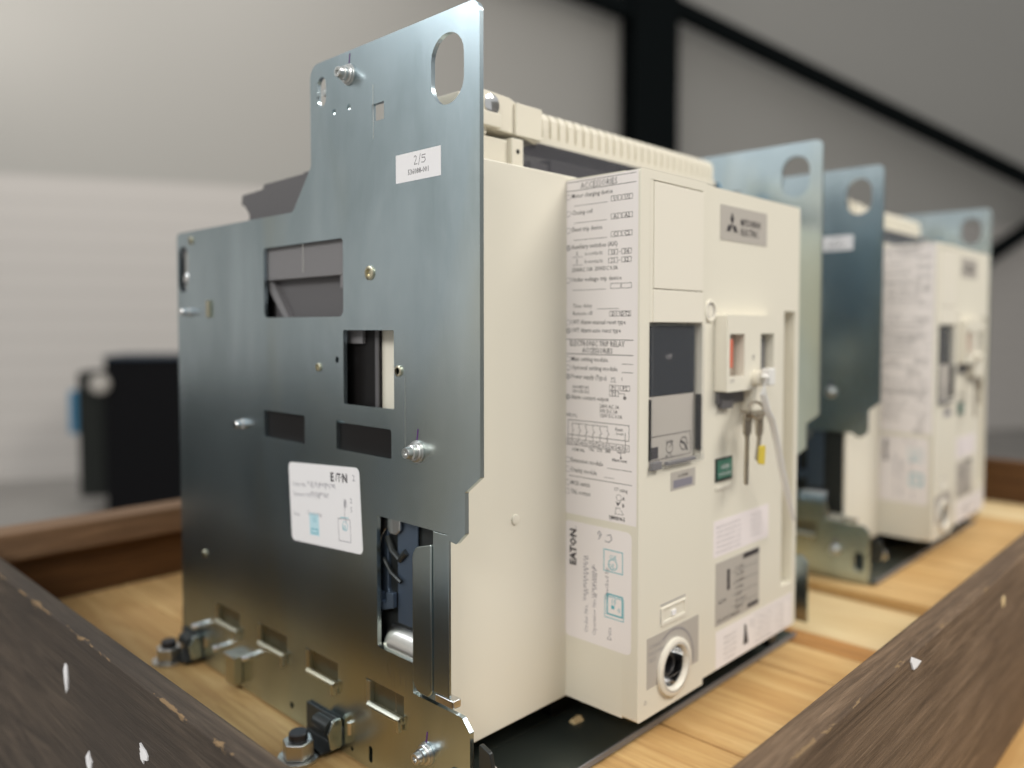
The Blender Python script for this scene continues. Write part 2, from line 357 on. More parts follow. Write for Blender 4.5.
# stickers on the outer face of the left plate
p = side_page(0, 73.8, 374.3); st = sheet(p, 41.7, 17).build('sticker', 'paper', cr)
p.text('536088-001', 21.5, 13.2, 4.6, .9, 'C', bold=.03)
p.line([(17.5, 3.4), (18.6, 2.6), (19.6, 3.2), (19.3, 5), (17.6, 7.6), (20.5, 7.6)], .4); p.line([(23.4, 2), (22.6, 4.8), (21.6, 8.4)], .35)
p.line([(28, 3), (25, 3), (24.8, 4.6), (27.4, 4.6), (27.9, 6.2), (26.6, 7.4), (24.4, 7.2)], .4); p.build('lettering', 'ink', st)
p = side_page(0, 202.5, 171.5, math.radians(4)); W, H = 88, 57; st = sheet(p, W, H, r=4).build('sticker', 'paper', cr)
p.text('E', 54, 10.5, 8, 1, bold=.35); p.text('T', 62.5, 10.5, 8, .8, bold=.2); p.text('N', 68, 10.5, 8, 1, bold=.35); p.line([(60.5, 10.3), (62, 5)], .8); p.fill([(66.3, 7), (67.3, 7), (67.3, 8), (66.3, 8)])
p.build('logo_lettering', 'ink', st)
def scribble(pg, a, b, w, h, n, lw=.35):
    pts = []; 
    for i in range(n*4): pts.append((a+w*i/(n*4)+random.uniform(-.3, .3)*w/n, b+(h if i % 2 else 0)*random.uniform(.4, 1)))
    pg.line(pts, lw)
q = side_page(0, 202.5, 171.5, math.radians(4))
q.text('Order No.', 4, 17, 4.4); q.text('Operator No.', 4, 24, 4.4); q.text('Date', 4, 38.5, 4); q.text('Checked by', 22, 36.5, 4); q.text('2', 80, 9, 6)
scribble(q, 25, 12.5, 36, 5, 8); scribble(q, 28, 19.5, 24, 5, 6); scribble(q, 69, 22, 3, 8, 2); q.line([(70, 24), (69, 33), (71, 38)], .4); q.text('2', 76, 24, 5); q.text('5', 76, 30, 5)
q.box(61, 35.5, 75, 50.5, .45); q.build('handwriting', 'pen', st)
q = side_page(0, 202.5, 171.5, math.radians(4)); q.fill([(25, 35), (37, 35), (37, 50.5), (25, 50.5)]); q.build('stamp', 'paleblue', st)
q = side_page(0, 202.5, 171.5, math.radians(4)); q.l = .2; q.text('15', 29, 41, 5); q.line([(27, 46), (35, 46), (35, 49), (27, 49), (27, 46)], .7); q.build('stamp_print', 'teal', st); q = side_page(0, 202.5, 171.5, math.radians(4)); q.ring(69, 40, 3, .4); q.text('05', 65.5, 43, 5); q.line([(64, 34.6), (73, 34.4)], .6); q.build('stamp_print', 'teal', st)

# ================================================================ BREAKER
br = thing('circuit_breaker', 'nearer cream circuit breaker with sharp labelled side, hanging keys and black display, inside steel cradle', 'circuit breaker', (.2275, .19, -.012), 'cream circuit breakers')
YB = 41.
m = MB(); m.prism('x', [(YB, 7.5), (371, 7.5), (371, 330), (128, 330), (128, 375), (YB, 375)], 13, 442)
m.build('body', 'cream', br, bev=1.2, seg=3)
m = MB(); m.lathe((71, YB, 143.5), 'y', [(3.6, 0), (3.3, -.8), (2.2, -1.2), (0, -.8)], 20); m.build('plug', 'cream', br)
m = MB(); m.box(130, 350, 60, 340, -16.9, 7.4); m.box(40, 120, 200, 340, -16.9, 7.4); m.build('skid', 'dark_pl', br, bev=1)
# arc chute cover (grey), seen above the plate and through its window
m = MB(); m.prism('x', rp([(130, 384), (204, 384), (204, 383), (262, 382), (264, 378.5), (297, 377.5), (298.5, 370), (293, 368), (286, 361), (286, 331), (130, 331)], .8), 16, 438)
m.build('arc_chute_cover', 'grey_pl', br, bev=.6)
m = MB(); m.box(3.6, 12.6, 129, 248, 305, 350); m.box(3.6, 12.6, 128, 140, 296, 305); m.build('arc_chute_frame', 'grey_lt', br, bev=.6)
m = MB(); m.prism('x', [(240, 305), (233, 305), (233, 304), (205, 272), (212, 272), (240, 300)], 5.5, 12.6); m.build('arc_chute_rib', 'grey_lt', br, bev=.5)
m = MB(); m.box(10.5, 12.8, 125, 236, 268, 305); m.build('arc_chute_wall', 'grey_pl', br)
m = MB(); m.box(9.5, 12.9, 236, 270, 268, 335); m.build('dark_gap', 'dark_pl', br)
MB().box(3.3, 12, 184.6, 186, 309, 333).build('chute_clip', 'steel', br)
MB().box(14, 15.9, 188, 190, 376, 385).build('chute_clip', 'steel', br)
m = MB(); m.box(10.6, 12.9, 106, 165, 214, 275); m.build('side_recess', 'dark_pl', br)
m = MB(); m.box(9.5, 12.9, 106, 109.5, 214, 275); m.build('recess_wall', 'grey_pl', br, bev=.4)
m = MB(); m.box(8, 10.4, 121, 150, 259, 268); sb = m.build('recess_label', 'grey_lt', br)
# front cover
m = MB(); m.prism('y', rp(rect(123, 205.2, 8.6, 371.8), [2.5, .3, .3, 2.5]), -20.4, -8, [rp(rect(134, 200.6, 174.5, 366.4), 1), circ((166, 34.5), 14, 32)])
m.box(123, 205.2, -8, YB, 8.6, 371.8); m.build('front_cover', 'cream', br, bev=.8, seg=2)
m = MB(); m.prism('y', rp(rect(205.4, 361, 12.3, 371.4), [.3, 2, 2, .3]), -19.6, -8, [rp(rect(333, 354, 50, 283), 1)])
m.box(205.4, 361, -8, YB, 12.3, 371.4); m.build('front_cover', 'cream', br, bev=.8, seg=2)
MB().box(135, 355, -6, YB, 8.9, 12).build('lower_dark_strip', 'dark_pl', br)  # dark strip closing the gap under the right half of the cover
m = MB(); m.box(138.4, 200.0, -21.2, -9, 295.3, 365.4); m.build('upper_door', 'cream2', br, bev=.5)
m = MB(); m.box(138.0, 200.0, -21.2, -9, 273, 294.8); m.build('lower_door', 'cream2', br, bev=.5)
m = MB(); m.box(134.2, 138, -20.4, -9, 273, 366.2); m.build('door_frame', 'cream', br, bev=.3)
# trip relay: black display, pale panel, clear cover
m = MB(); m.box(134.2, 196, -17, -8.5, 223.5, 271); rl = m.build('relay_display', 'display', br, bev=.4)
q = front_page(-17, 134, 271); q.text('OFF', 24, 23, 5); q.build('display_text', 'grey_ink', rl)
m = MB(); m.box(136, 196, -16.5, -8.5, 175.5, 223.2); rp_ = m.build('relay_panel', 'grey_print', br, bev=.4)
M['relay'] = mat('relay_light_grey', (.52, .48, .43), .45); rp_.data.materials[0] = M['relay']
q = front_page(-16.5, 136, 223); q.box(4, 27, 56, 43, .5); q.fill([(5, 34), (15, 34), (15, 42), (5, 42)]); q.ring(29, 36, 4, .6); q.line([(29, 36), (33, 32)], .7); q.ring(47, 35, 4.5, .8); q.line([(43, 33), (48, 35), (52, 40)], 1.6); q.line([(4, 3), (4, 43)], .5)
q.text('20  30', 24, 33, 3.4); q.text('40  50', 24, 43, 3.4); q.build('dial_print', 'ink', rp_)
m = MB(); m.prism('y', rp(rect(133.4, 200.3, 174.8, 271.8), 2), -23, -21.6, [rp(rect(135, 198.6, 181, 270.3), 1)]); m.build('relay_cover_rim', 'clear', br, bev=.4)
m = MB(); m.box(135.4, 198.2, -22.6, -21.9, 181.2, 270); m.build('relay_window', 'clear', br)
for x in (134, 197.4): MB().box(x, x+1.4, -21.5, -17, 182, 222).build('relay_gasket', 'dark_pl', br)
m = MB(); m.box(134, 200, -23.6, -20.6, 175, 180); m.build('relay_latch', 'clear', br, bev=.8)
m = MB(); m.box(134.4, 145, -23.9, -20.6, 175.3, 180.6); m.box(152, 188, -24, -20.6, 176.5, 179); m.build('latch_clip', 'grey_lt', br, bev=.5)
q = front_page(-20.4, 160.5, 170.5); so = sheet(q, 32, 13, .15).build('rating_sticker', 'grey_print', br)
q.l = .25; q.fill([(3.5, 6), (28, 6), (28, 11.5), (3.5, 11.5)]); q.build('rating_block', 'pen', so)
q = front_page(-20.4, 160.5, 170.5); q.l = .3; q.text('In 1600A', 16, 4.6, 3.4, 1, 'C'); q.build('rating_text', 'ink', so)
# logo plate
q = front_page(-19.6, 225.5, 360.3); lg = sheet(q, 73.5, 26, .4).build('logo_plate', 'grey_print', br, bev=.15)
q.l = .55; h = 5.0; cx, cy = 17, 14.2
for k in range(3):
    a = math.radians(-90+120*k); b = a+math.radians(30); c2 = a-math.radians(30)
    d = lambda t, r_: (cx+r_*math.cos(t), cy+r_*math.sin(t)*.98)
    q.fill([(cx, cy), d(c2, 5.6), d(a, 9.8), d(b, 5.6)])
q.text('MITSUBISHI', 30, 13.2, 7.2, .88, bold=.1); q.text('ELECTRIC', 30, 20.4, 7.2, .92, bold=.1); q.build('logo_print', 'ink', lg)
# round emblem beside the door
m = MB(); m.lathe((211.8, -19.6, 281.6), 'y', [(8, 0), (7.8, -1.4), (6.2, -1.6), (5.8, -.6), (0, -.5)], 28); em = m.build('round_knob', 'cream2', br)
q = front_page(-20.2, 203.8, 289.6); q.ring(8, 8, 5, 1.0, -2.6, 1.0); q.ring(8, 8, 5, 1.2, 1.9, 2.9); q.build('knob_mark', 'grey_ink', em)
# button housing
h1 = rp(rect(222.9, 245, 233.5, 264.8), .8); h2 = rp(rect(271, 293, 233.5, 264.8), .8)
m = MB(); m.prism('y', rp([(219, 222.5), (259, 222.5), (259, 206), (301, 206), (301, 279), (219, 279)], 1.2), -30, -19.8, [h1, h2]); bh = m.build('button_housing', 'cream', br, bev=.7)
m = MB(); m.box(223.2, 229.8, -29, -19.8, 240, 261); m.build('off_button', 'red', br, bev=.5)
m = MB(); m.box(272, 292, -23, -19.8, 236, 262); m.build('on_button', 'grey_lt', br, bev=.5)
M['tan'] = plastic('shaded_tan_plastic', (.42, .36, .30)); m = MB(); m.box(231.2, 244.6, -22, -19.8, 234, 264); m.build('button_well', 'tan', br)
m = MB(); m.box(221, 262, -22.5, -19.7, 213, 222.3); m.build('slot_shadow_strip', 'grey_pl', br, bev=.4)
m = MB(); m.box(224, 240, -24, -19.7, 209.5, 216); m.build('slide_catch', 'grey_pl', br, bev=.5)
m = MB(); m.lathe((262, -30, 231), 'y', [(6, 0), (6, -5), (4.8, -6.5), (2, -6.8), (1.8, -4), (0, -4)], 24); m.build('key_lock', 'beige', br)
q = front_page(-30, 219, 279); q.ring(40, 32, 1.5, .8); q.text('OFF', 4, 50, 4); q.text('ON', 58, 50, 4); q.build('button_text', 'grey_ink', bh)
# green indicator and stickers
m = MB(); m.box(221.5, 246, -20.6, -19.5, 155, 172.5); gi = m.build('indicator_frame', 'dark_steel', br, bev=.3)
m = MB(); m.box(223, 244.6, -21.2, -20.5, 157, 171); m.build('indicator', 'green', br, bev=.3)
q = front_page(-21.2, 223, 171); q.l = .15; q.text('OPEN', 10.8, 7, 5, 1, 'C'); q.text('DISCHARGED', 10.8, 11.5, 3, 1, 'C'); q.build('indicator_text', 'paper', gi)
m = MB(); m.box(222, 246, -20.4, -19.5, 148.5, 151.5); m.build('indicator_sill', 'cream2', br, bev=.3)
q = front_page(-19.6, 220.5, 125.6); sk = sheet(q, 88, 27.5).build('instruction_sticker', 'paper2', br)
M['pinkpaper'] = mat('pinkish_white_paper', (.80, .74, .74), .55); sk.data.materials[0] = M['pinkpaper']
for i in range(6): q.text('Read the manual before operation 2SL'[i:i+24], 4, 6+i*3.8, 3.3, 1.1)
for i in range(5): q.text('Check AC 250V DC'[i:i+11], 58, 6+i*4, 3.2, 1.0)
q.build('instruction_text', 'grey_ink', sk)
q = front_page(-19.6, 224, 93.6); sk = sheet(q, 69, 48, .3).build('rating_plate', 'grey_print', br)
q.l = .4; q.fill([(42, 1), (68, 1), (68, 5), (42, 5)]); q.fill([(17, 8), (21, 8), (21, 24), (17, 24)]); q.fill([(50, 43), (68, 43), (68, 46), (50, 46)])
for i in range(7): q.text(['Ue 690V', 'Icw 65kA', 'Ui 1000V', '50-60Hz', 'CAT.B', 'IEC 60947-2', 'SER.NO.'][i], 30, 11+i*5.2, 3.6)
for i in range(4): q.line([(25, 12+i*9), (66, 12+i*9)], .3)
q.text('AE-SW', 4, 32, 4); q.text('AIR CIRCUIT BREAKER', 3, 46, 3.4); q.build('rating_plate_text', 'ink', sk)
q = front_page(-19.6, 225.5, 41.2); sk = sheet(q, 129.5, 28.6).build('warning_sticker', 'paper', br); sk.data.materials[0] = M['paper2']
q.fill([(44, 6), (47, 6), (48.5, 13), (51, 22), (42.5, 22), (44, 13)])
q.build('warning_symbol', 'ink', sk)
q = front_page(-19.6, 225.5, 41.2)
for i in range(5): q.text('DRAW OUT POSITION'[i:i+9], 12, 9+i*4.2, 3.5); q.text('CONNECT TEST ISOLATED'[i:i+14], 66, 8+i*4.4, 3.4); q.text('TURN'[:4], 104, 8+i*4.4, 3.4)
q.box(62, 3, 98, 26, .35); q.box(101, 3, 126, 26, .35); q.ring(57, 8, 2.6, .6); q.build('warning_text', 'grey_ink', sk)
# small window above the racking socket
q = front_page(-20.4, 149.5, 81); q.line([(0, 0), (31, 0)], 1.0); q.line([(.3, 3), (.3, 13)], 1.0); wl = q.build('slot_mark', 'grey_ink', br)
m = MB(); m.prism('y', rect(150, 181, 66.5, 79), -21.2, -20.3, [rect(152, 179, 69.5, 77.6)]); m.build('slot_frame', 'cream2', br, bev=.3)
MB().box(163, 167.5, -21.5, -20.3, 71, 74.5).build('slot_pip', 'paper', br)
# racking socket
q = front_page(-20.4, 133.5, 62.5); m = MB(); m.prism('y', rect(133.5, 199, 28, 62.5), -20.52, -20.4, [[(147, 28.1), (146, 34.5), (148, 44), (154, 51), (166, 54.5), (178, 51), (184, 44), (186, 34.5), (185, 28.1)]]); gs = m.build('socket_sticker', 'grey_print', br)
q.l = .2; q.ring(32.5, 28, 26, 1.6, -2.1, .15, 20)
for i, t in enumerate(('CONNECT', 'DISCONNECT', 'TEST')): q.text(t, 2, 8+i*4.6, 4)
q.build('socket_text', 'grey_ink', gs)
m = MB(); m.lathe((166, -20.4, 34.5), 'y', [(20, 0), (20, -2.2), (19, -2.8), (15.6, -2.8), (14.4, -1.6), (14.0, 0)], 40, False); m.build('socket_ring', 'cream2', br)
q = front_page(-23.25, 146, 54.5); q.ring(20, 20, 16.6, .5, n=36); q.build('socket_ring_line', 'grey_ink', br)
m = MB(); m.lathe((166, -19.5, 34.5), 'y', [(13.9, 0), (13.6, 10.8), (10, 10.8), (9.4, 10.8), (0, 10.8)], 36, False); m.build('socket_wall', 'chrome', br)
m = MB(); m.lathe((166, -9.5, 34.5), 'y', [(9, 0), (9, -6), (8, -7), (6, -7), (5.5, -1), (0, -1)], 36); m.build('racking_spindle', 'blackbolt', br)
q = front_page(-20.4, 123, 371.8); q.ring(9, 352, 1.2, .4); q.build('cover_pin', 'grey_ink', br)
# accessories label on the side of the cover
p = side_page(123, 41.6, 371.0); al = sheet(p, 60.4, 231.5, .1).build('accessories_label', 'paper2', br)
Z = lambda z: 371.0-z
T, Tn = p.text, p.line
def row(z, t, on=0, w=.9):
    p.ring(2.2, Z(z+1.1), 1.9, .25, n=12)
    if on: p.ring(2.2, Z(z+1.1), 1.1, .5, n=8)
    T(t, 5, Z(z), 4.3, w, bold=.04)
def cell(a, z, t, w=8): p.box(a, Z(z+3.3), a+w, Z(z), .32); T(t, a+w/2, Z(z+.25), 3.9, 1, 'C', bold=.05)
T('ACCESSORIES', 28.3, Z(364.2), 6, .84, 'C'); Tn([(.5, Z(369.4)), (58.7, Z(369.4))], .35); Tn([(.5, Z(363.5)), (58.7, Z(363.5))], .4)
row(358.4, 'Motor charging device'); cell(38.9, 353.1, 'U1'); cell(47.9, 353.1, 'U2'); Tn([(7.3, Z(353)), (35.8, Z(353))], .3)
row(347, 'Closing coil'); cell(38.9, 341.3, 'A1'); cell(47.9, 341.3, 'A2'); Tn([(7.3, Z(341.3)), (35.4, Z(341.3))], .3)
row(335.5, 'Shunt trip device'); cell(38.9, 329.6, 'C1'); cell(47.7, 329.6, 'C2'); Tn([(7.3, Z(329.6)), (35.4, Z(329.6))], .3)
row(323.6, 'Auxiliary switches (AX)', 1, .95)
for z, a, b, c3 in ((317.9, 'a', '13', '54'), (312.5, 'b', '11', '52')):
    T('5', 9, Z(z+1), 4.2); Tn([(6, Z(z)), (14.8, Z(z))], .3); T(a+'-contacts', 16.7, Z(z+.7), 4.1, .9); cell(36.9, z, b, 7.3); cell(47.6, z, c3, 7.6); Tn([(45.2, Z(z+1.5)), (46.6, Z(z+1.5))], .35)
T('250VAC 10A  250VDC 0.3A', 5.5, Z(307.9), 4, .83, bold=.05)
row(301.1, 'Under voltage trip device', 0, .96); cell(38.8, 295.5, ''); cell(47.4, 295.5, ''); Tn([(6, Z(295.3)), (34.7, Z(295.3))], .3)
T('Time delay', 6.4, Z(283.2), 4.1, .92); Tn([(27.4, Z(282.2)), (45.7, Z(282.2))], .3); T('Remote off', 6.2, Z(278), 4.1, .92); cell(38, 277.2, 'D1', 8); cell(46.8, 277.2, 'DT2', 8.2)
row(271.9, 'UVT Alarm manual reset type', 0, .88); row(266.3, 'UVT Alarm auto reset type', 1, .88)
Tn([(.7, Z(261.4)), (57, Z(261.4))], .5); T('ELECTRONIC TRIP RELAY', 27, Z(257), 5.0, .82, 'C', bold=.05); T('ACCESSORIES', 27.6, Z(252.4), 4.9, .86, 'C', bold=.05); Tn([(.7, Z(251.4)), (57, Z(251.4))], .5)
row(246.6, 'Main setting module'); Tn([(48.2, Z(245.6)), (57, Z(245.6))], .35); row(240.7, 'Optional setting module', 0, .94); Tn([(48.2, Z(240.1)), (57, Z(240.1))], .35)
row(234.5, 'Power supply (Type)', 1, .85); T('P5', 39.4, Z(234), 3.8); T('1', 47.5, Z(234.6), 3.4); Tn([(39, Z(233.4)), (43.5, Z(233.4))], .3)
T('100-240V AC', 5.9, Z(227.6), 3.1, .86, bold=.05); T('100-125V DC', 5.9, Z(224.6), 3.1, .86, bold=.05)
cell(38.3, 228, 'P1', 7.2); cell(47, 228, 'P2', 7.5); cell(38.3, 224, 'P3', 7.2); Tn([(45.6, Z(226)), (50.5, Z(226)), (50.5, Z(224))], .35); p.ring(50.6, Z(223.3), .8, .8, n=8)
row(220.2, 'Alarm contact output', 1, .86)
for z, t in ((215.6, '240V AC 1A'), (212.4, '30V DC 1A'), (209.3, '125V DC 0.1A')): T(t, 30, Z(z), 3.6, .86, bold=.05)
T('AX', .8, Z(207.8), 3.4, .9, bold=.05); T('(AL)', 5.5, Z(207.8), 3.2, .9)
zt, zm, zb = 205.4, 195.1, 188
Tn([(2.5, Z(zt)), (54.2, Z(zt)), (54.2, Z(zm)), (2.5, Z(zm))], .4); Tn([(2.5, Z(zt)), (2.5, Z(zb))], .35); Tn([(6, Z(203.2)), (36.7, Z(203.2))], .35)
for i in range(6):
    a = 6+i*6.1; Tn([(a, Z(203.2)), (a, Z(200.3)), (a+1.4, Z(198.2)), (a, Z(197)), (a, Z(192))], .4)
for i in range(10): p.box(.6+i*5.45, Z(192.2), 5.4+i*5.45, Z(zb), .32); T(['11', '12', '14', '21', '22', '31', '32', '41', '42', '51'][i], 3+i*5.45, Z(zb+.7), 3.4, .9, 'C', bold=.08)
for a, t, z in ((6, 'COM', 184), (13, 'PAL', 184), (21, 'TAL', 185.4), (28, 'LTD', 185.6), (35, 'ERR', 185.8)): T(t, a, Z(z), 3, .85, bold=.06)
T('Reset', 43.1, Z(201.1), 3.1, .85, bold=.06); T('circuit', 43.1, Z(198.4), 3.1, .85); Tn([(51.2, Z(200.3)), (51.2, Z(187)), (44.5, Z(187)), (47.7, Z(186.5)), (47.7, Z(183.7))], .4); p.ring(47.7, Z(183.3), .5, .6, n=6); T('Alarm reset', 40.5, Z(180.6), 2.9, .87, bold=.08)
row(176.1, 'Extension module'); Tn([(36.4, Z(175.3)), (56.6, Z(175.3))], .35); row(169.4, 'Display module', 0, .85); Tn([(34, Z(168.9)), (42.4, Z(168.9))], .3)
Tn([(3.1, Z(166.2)), (56.7, Z(166.2))], .4); row(160.2, 'MCR switch', 0, .8); row(154, 'TAL contact', 0, .8)
T('CT rating', 42.4, Z(160.9), 3.4, .82, bold=.04); p.ring(46.3, Z(156.6), 2.1, .3, n=12); p.fill([(43.6, Z(154)), (45.6, Z(150.8)), (48.4, Z(155)), (46, Z(153))]); p.line([(44.2, Z(150.6)), (43.2, Z(145.4)), (50, Z(145.8)), (47, Z(149.8)), (44.2, Z(149.4))], .3)
T('A', 49, Z(155.4), 3.2, bold=.1); T('B', 49, Z(150.8), 3.2, bold=.1); T('1JM0B94-5', 38, Z(141.4), 3.6, .84, bold=.12)
p.build('label_text', 'ink', al)
# handwritten inspection sticker, turned on its side
p3 = side_page(123, 42.0, 134.6); W3, H3 = 57.2, 82
st2 = sheet(p3, W3, H3, .1, r=4).build('inspection_sticker', 'paper', br); st2.data.materials[0] = M['paper2']
up = math.pi/2
p3.text('EATON', 10.2, 31, 7.6, 1, rot=up, bold=.35)
p3.build('eaton_lettering', 'ink', st2)
q = side_page(123, 42.0, 134.6)
q.text('Order No.', 21, 76, 4.6, 1, rot=up); q.text('Operator No.', 28, 76, 4.6, 1, rot=up); q.text('Date', 41, 76, 4.6, 1, rot=up); q.text('Checked by', 38.5, 49, 4.6, 1, rot=up)
def vs(pg, a, b, w, h, n):
    pg.line([(a+(w if i % 2 else 0)*random.uniform(.4, 1), b-h*i/(n*4)+random.uniform(-.5, .5)) for i in range(n*4)], .4)
vs(q, 17, 54, 4.6, 33, 7); vs(q, 24.5, 50, 4.6, 24, 6)
q.text('9', 28.5, 9, 9); q.line([(37, 5), (40, 4), (41, 7), (38.5, 9.5), (35.5, 9)], .6); q.text('2', 9, 6, 4)
q.build('handwriting', 'pen', st2)
q = side_page(123, 42.0, 134.6); q.box(34.5, 14.5, 50, 29, .6); q.box(37.5, 44.5, 50, 58, 1.1); q.box(35.5, 46, 51, 60.5, .5)
q.ring(42, 24, 3.6, .6); q.text('OK', 39, 20.5, 4.4); q.text('05', 38.5, 27, 5); q.text('15', 40.5, 50.5, 5); q.text('0', 46, 55.5, 5); q.fill([(41, 51.5), (43.5, 51.5), (43.5, 54), (41, 54)]); q.build('stamp', 'teal', st2)

# top: ribbed terminal block
YT = 80.
m = MB()
m.box(130, 392, YT, YT+34, 405, 411)
for i in range(26):
    x = 132+i*10.0; m.prism('x', [(YT+.5, 411), (YT+.5, 424), (YT+4, 429.5), (YT+30, 429.5), (YT+33, 424), (YT+33, 411)], x, x+7.4)
m.box(130, 392, YT+3, YT+31, 411, 425)
m.build('terminal_block', 'beige', br, bev=.5)
m = MB(); m.prism('y', rp([(66, 406), (66, 426), (74, 431), (100, 430), (108, 427), (130, 424), (130, 402), (112, 405)], 2), YT-6, YT+34); m.build('terminal_end_piece', 'beige', br, bev=1)
m = MB(); m.box(104, 131, YT-9, YT-6.1, 404, 427); m.build('end_cap', 'beige', br, bev=1)
m = MB(); m.lathe((80, YT-6, 421), 'y', [(7, 0), (7, -3), (5, -4), (0, -4)], 24); m.build('terminal_screw', 'chrome', br)
m = MB(); m.box(50, 76, YT-8, YT+30, 400, 424); m.box(62, 86, YT-12, YT-6, 405, 415); m.build('terminal_shoulder', 'beige', br, bev=1)
m = MB(); m.box(44, 103, YT-8, YT+30, 376, 399.5); m.box(96, 108, YT-12, YT+20, 378, 401); m.build('terminal_base', 'beige', br, bev=1)
for x, z, r in ((102, 392, 1.6), (86, 380, 2.2)):
    m = MB(); m.lathe((x, YT-12 if x > 96 else YT-8, z), 'y', [(r, -.3), (r, .2), (0, .2)], 14); m.build('screw_hole', 'dark_pl', br)
m = MB(); m.box(108.5, 392, YT-4, YT+30, 375.6, 404.5); m.build('clear_terminal_cover', 'smoke', br, bev=.8)
m = MB(); m.box(152, 250, YT+1, YT+24, 375.8, 396); m.build('terminal_core', 'grey_pl', br, bev=1)
m = MB(); m.box(130, 150, YT+2, YT+20, 376, 392); m.box(254, 385, YT+3, YT+22, 375.8, 390); m.build('terminal_core', 'grey_lt', br, bev=1)
m = MB(); m.lathe((110, YT-8, 383), 'y', [(4.5, -2), (4.5, 3), (0, 3)], 16); m.build('clear_plug', 'clear', br)
m = MB(); m.tube([(404, YT+6, 376), (404, YT+6, 398), (400, YT+6, 410)], 6, 14); m.build('blue_ferrule', 'blue', br)
m = MB(); m.box(393, 399, YT, YT+14, 376, 410); m.build('block_end', 'dark_pl', br, bev=.8)
# right-side lug seen past the front cover
m = MB(); m.box(364, 378, 4, YB-.5, -16.9, 60); m.build('locking_foot', 'dark_steel', br, bev=1)

# ================================================================ SECOND UNIT
DX = .615
cr2 = copy_tree(cr); cr2.location.x += DX
cr2['label'] = 'blurred farther zinc-plated steel cradle holding the second circuit breaker at the right'
for o in list(cr2.children):
    if o.name.split('.')[0] in ('guide_flange', 'return_spring', 'guide_channel'): bpy.data.objects.remove(o)
br2 = copy_tree(br); br2.location.x += DX
br2['label'] = 'blurred farther cream circuit breaker at the right, its labelled side half behind a steel plate'

# ================================================================ KEYS AND STRAP
def key(name, x, z0, z1, w, tilt, m_, lab):
    t = thing(name, lab, 'key', ((x)*MM, -.036, z0*MM), 'keys hanging from the breakers')
    a = MB(); a.prism('y', rp([(x-w, z0), (x+w, z0), (x+w, z0-14), (x+w*.35, z0-17), (x+w*.35+tilt, z1), (x-w*.35+tilt, z1+2), (x-w*.35, z0-17), (x-w, z0-14)], 1.6), -37, -35, [circ((x, z0-4), 1.8, 10)])
    a.build('blade', m_, t, bev=.3); return t
M['keymetal'] = mat('worn_key_metal', (.45, .40, .33), .35, 1.)
def keyset(d, far):
    w = 'farther' if far else 'nearer'
    k1 = key('key', 239, 206, 152, 5, -1, 'keymetal', f'grey steel key hanging leftmost on the ring of the {w} breaker')
    k2 = key('key', 258, 204, 168, 4.5, -3, 'keymetal', f'brownish key hanging right of the grey one on the {w} breaker')
    if far:
        for o in (k1, k2): o.location.x += d
        return
    g = thing('key_tag', f'small yellow tag hanging among the keys of the {w} breaker', 'tag', (.255, -.040, .180), 'yellow key tags')
    MB().prism('y', rp([(251, 181), (259, 181), (258, 166), (249, 168)], 1.5), -41, -39).build('tag_plate', 'yellow', g, bev=.4)
    r = thing('key_ring', f'thin steel ring carrying the keys of the {w} breaker', 'key ring', (.25, -.038, .212), 'key rings')
    a = MB(); a.tube([(250+11*math.cos(q), -38+2*math.sin(q), 208+6*math.sin(q)) for q in [2*math.pi*i/18 for i in range(19)]], 1.1, 8); a.build('ring_wire', 'keymetal', r)
    s_ = thing('cable_tie', f'long white nylon cable tie curving down over the front of the {w} breaker', 'cable tie', (.262, -.036, .222), 'white cable ties')
    a = MB(); P = [(262, -38, 236), (254, -42, 232), (250, -43, 220), (256, -43, 208), (264, -43, 200), (274, -42, 184), (287, -41, 158), (301, -40, 134), (313, -39, 114)]
    a.tube(P, [2.6, 2.6, 2.6, 2.8, 2.8, 2.8, 2.6, 2.4, 1.8], 10, .45); a.build('strap', 'strap', s_)
    a = MB(); a.box(258, 268, -44, -37, 226, 239); a.build('buckle', 'strap', s_, bev=1.2)
    out = [k1, k2, g, r, s_]
    for o in out: o.location.x += d
    return out
keyset(0, 0); keyset(DX, 1)

# ================================================================ CRATE
ct = thing('wooden_crate', 'weathered dark timber crate with a pine plank floor around the two breakers', 'crate', (.5, .25, -.15))
FZ = -22.
MB().box(-124, -109, -154, 660, -190, 60).build('side_board', 'wl', ct, bev=1.5)
MB().box(-109, 1240, -154, -134.5, -105, 60).build('side_board', 'wr', ct, bev=1.5)
MB().box(-109, 1240, 622, 644, -105, 28).build('side_board', 'wb', ct, bev=2)
MB().box(-109, 1217, 606, 648, 30, 60).build('top_rail', 'wbt', ct, bev=3)
MB().box(1218, 1240, -134.5, 620, -105, 47).build('side_board', 'we', ct, bev=2)
pl = [(-108, 29, FZ, 'pine'), (31, 186, FZ, 'pine'), (188, 338, FZ, 'pine'), (340, 400, FZ, 'pine'), (402, 436, FZ, 'dpine'), (442, 588, FZ-11, 'pale'), (590, 760, FZ, 'pine'), (764, 930, FZ, 'pine'), (934, 1080, FZ, 'pine'), (1084, 1216, FZ, 'pale')]
for x0, x1, z, mm in pl:
    MB().box(x0, x1, -134, 619, -41.5, z-.1).build('floor_plank', mm, ct, bev=1.2)
MB().box(250, 1300, -262, -136, -150, -106.5).build('deck_board', 'pinex', ct, bev=2)
MB().box(-108, 1217, 250, 350, -104, -42).build('bearer', 'pinex', ct, bev=2)
MB().box(-108, 1217, -134, -60, -104, -42).build('bearer', 'pinex', ct, bev=2)
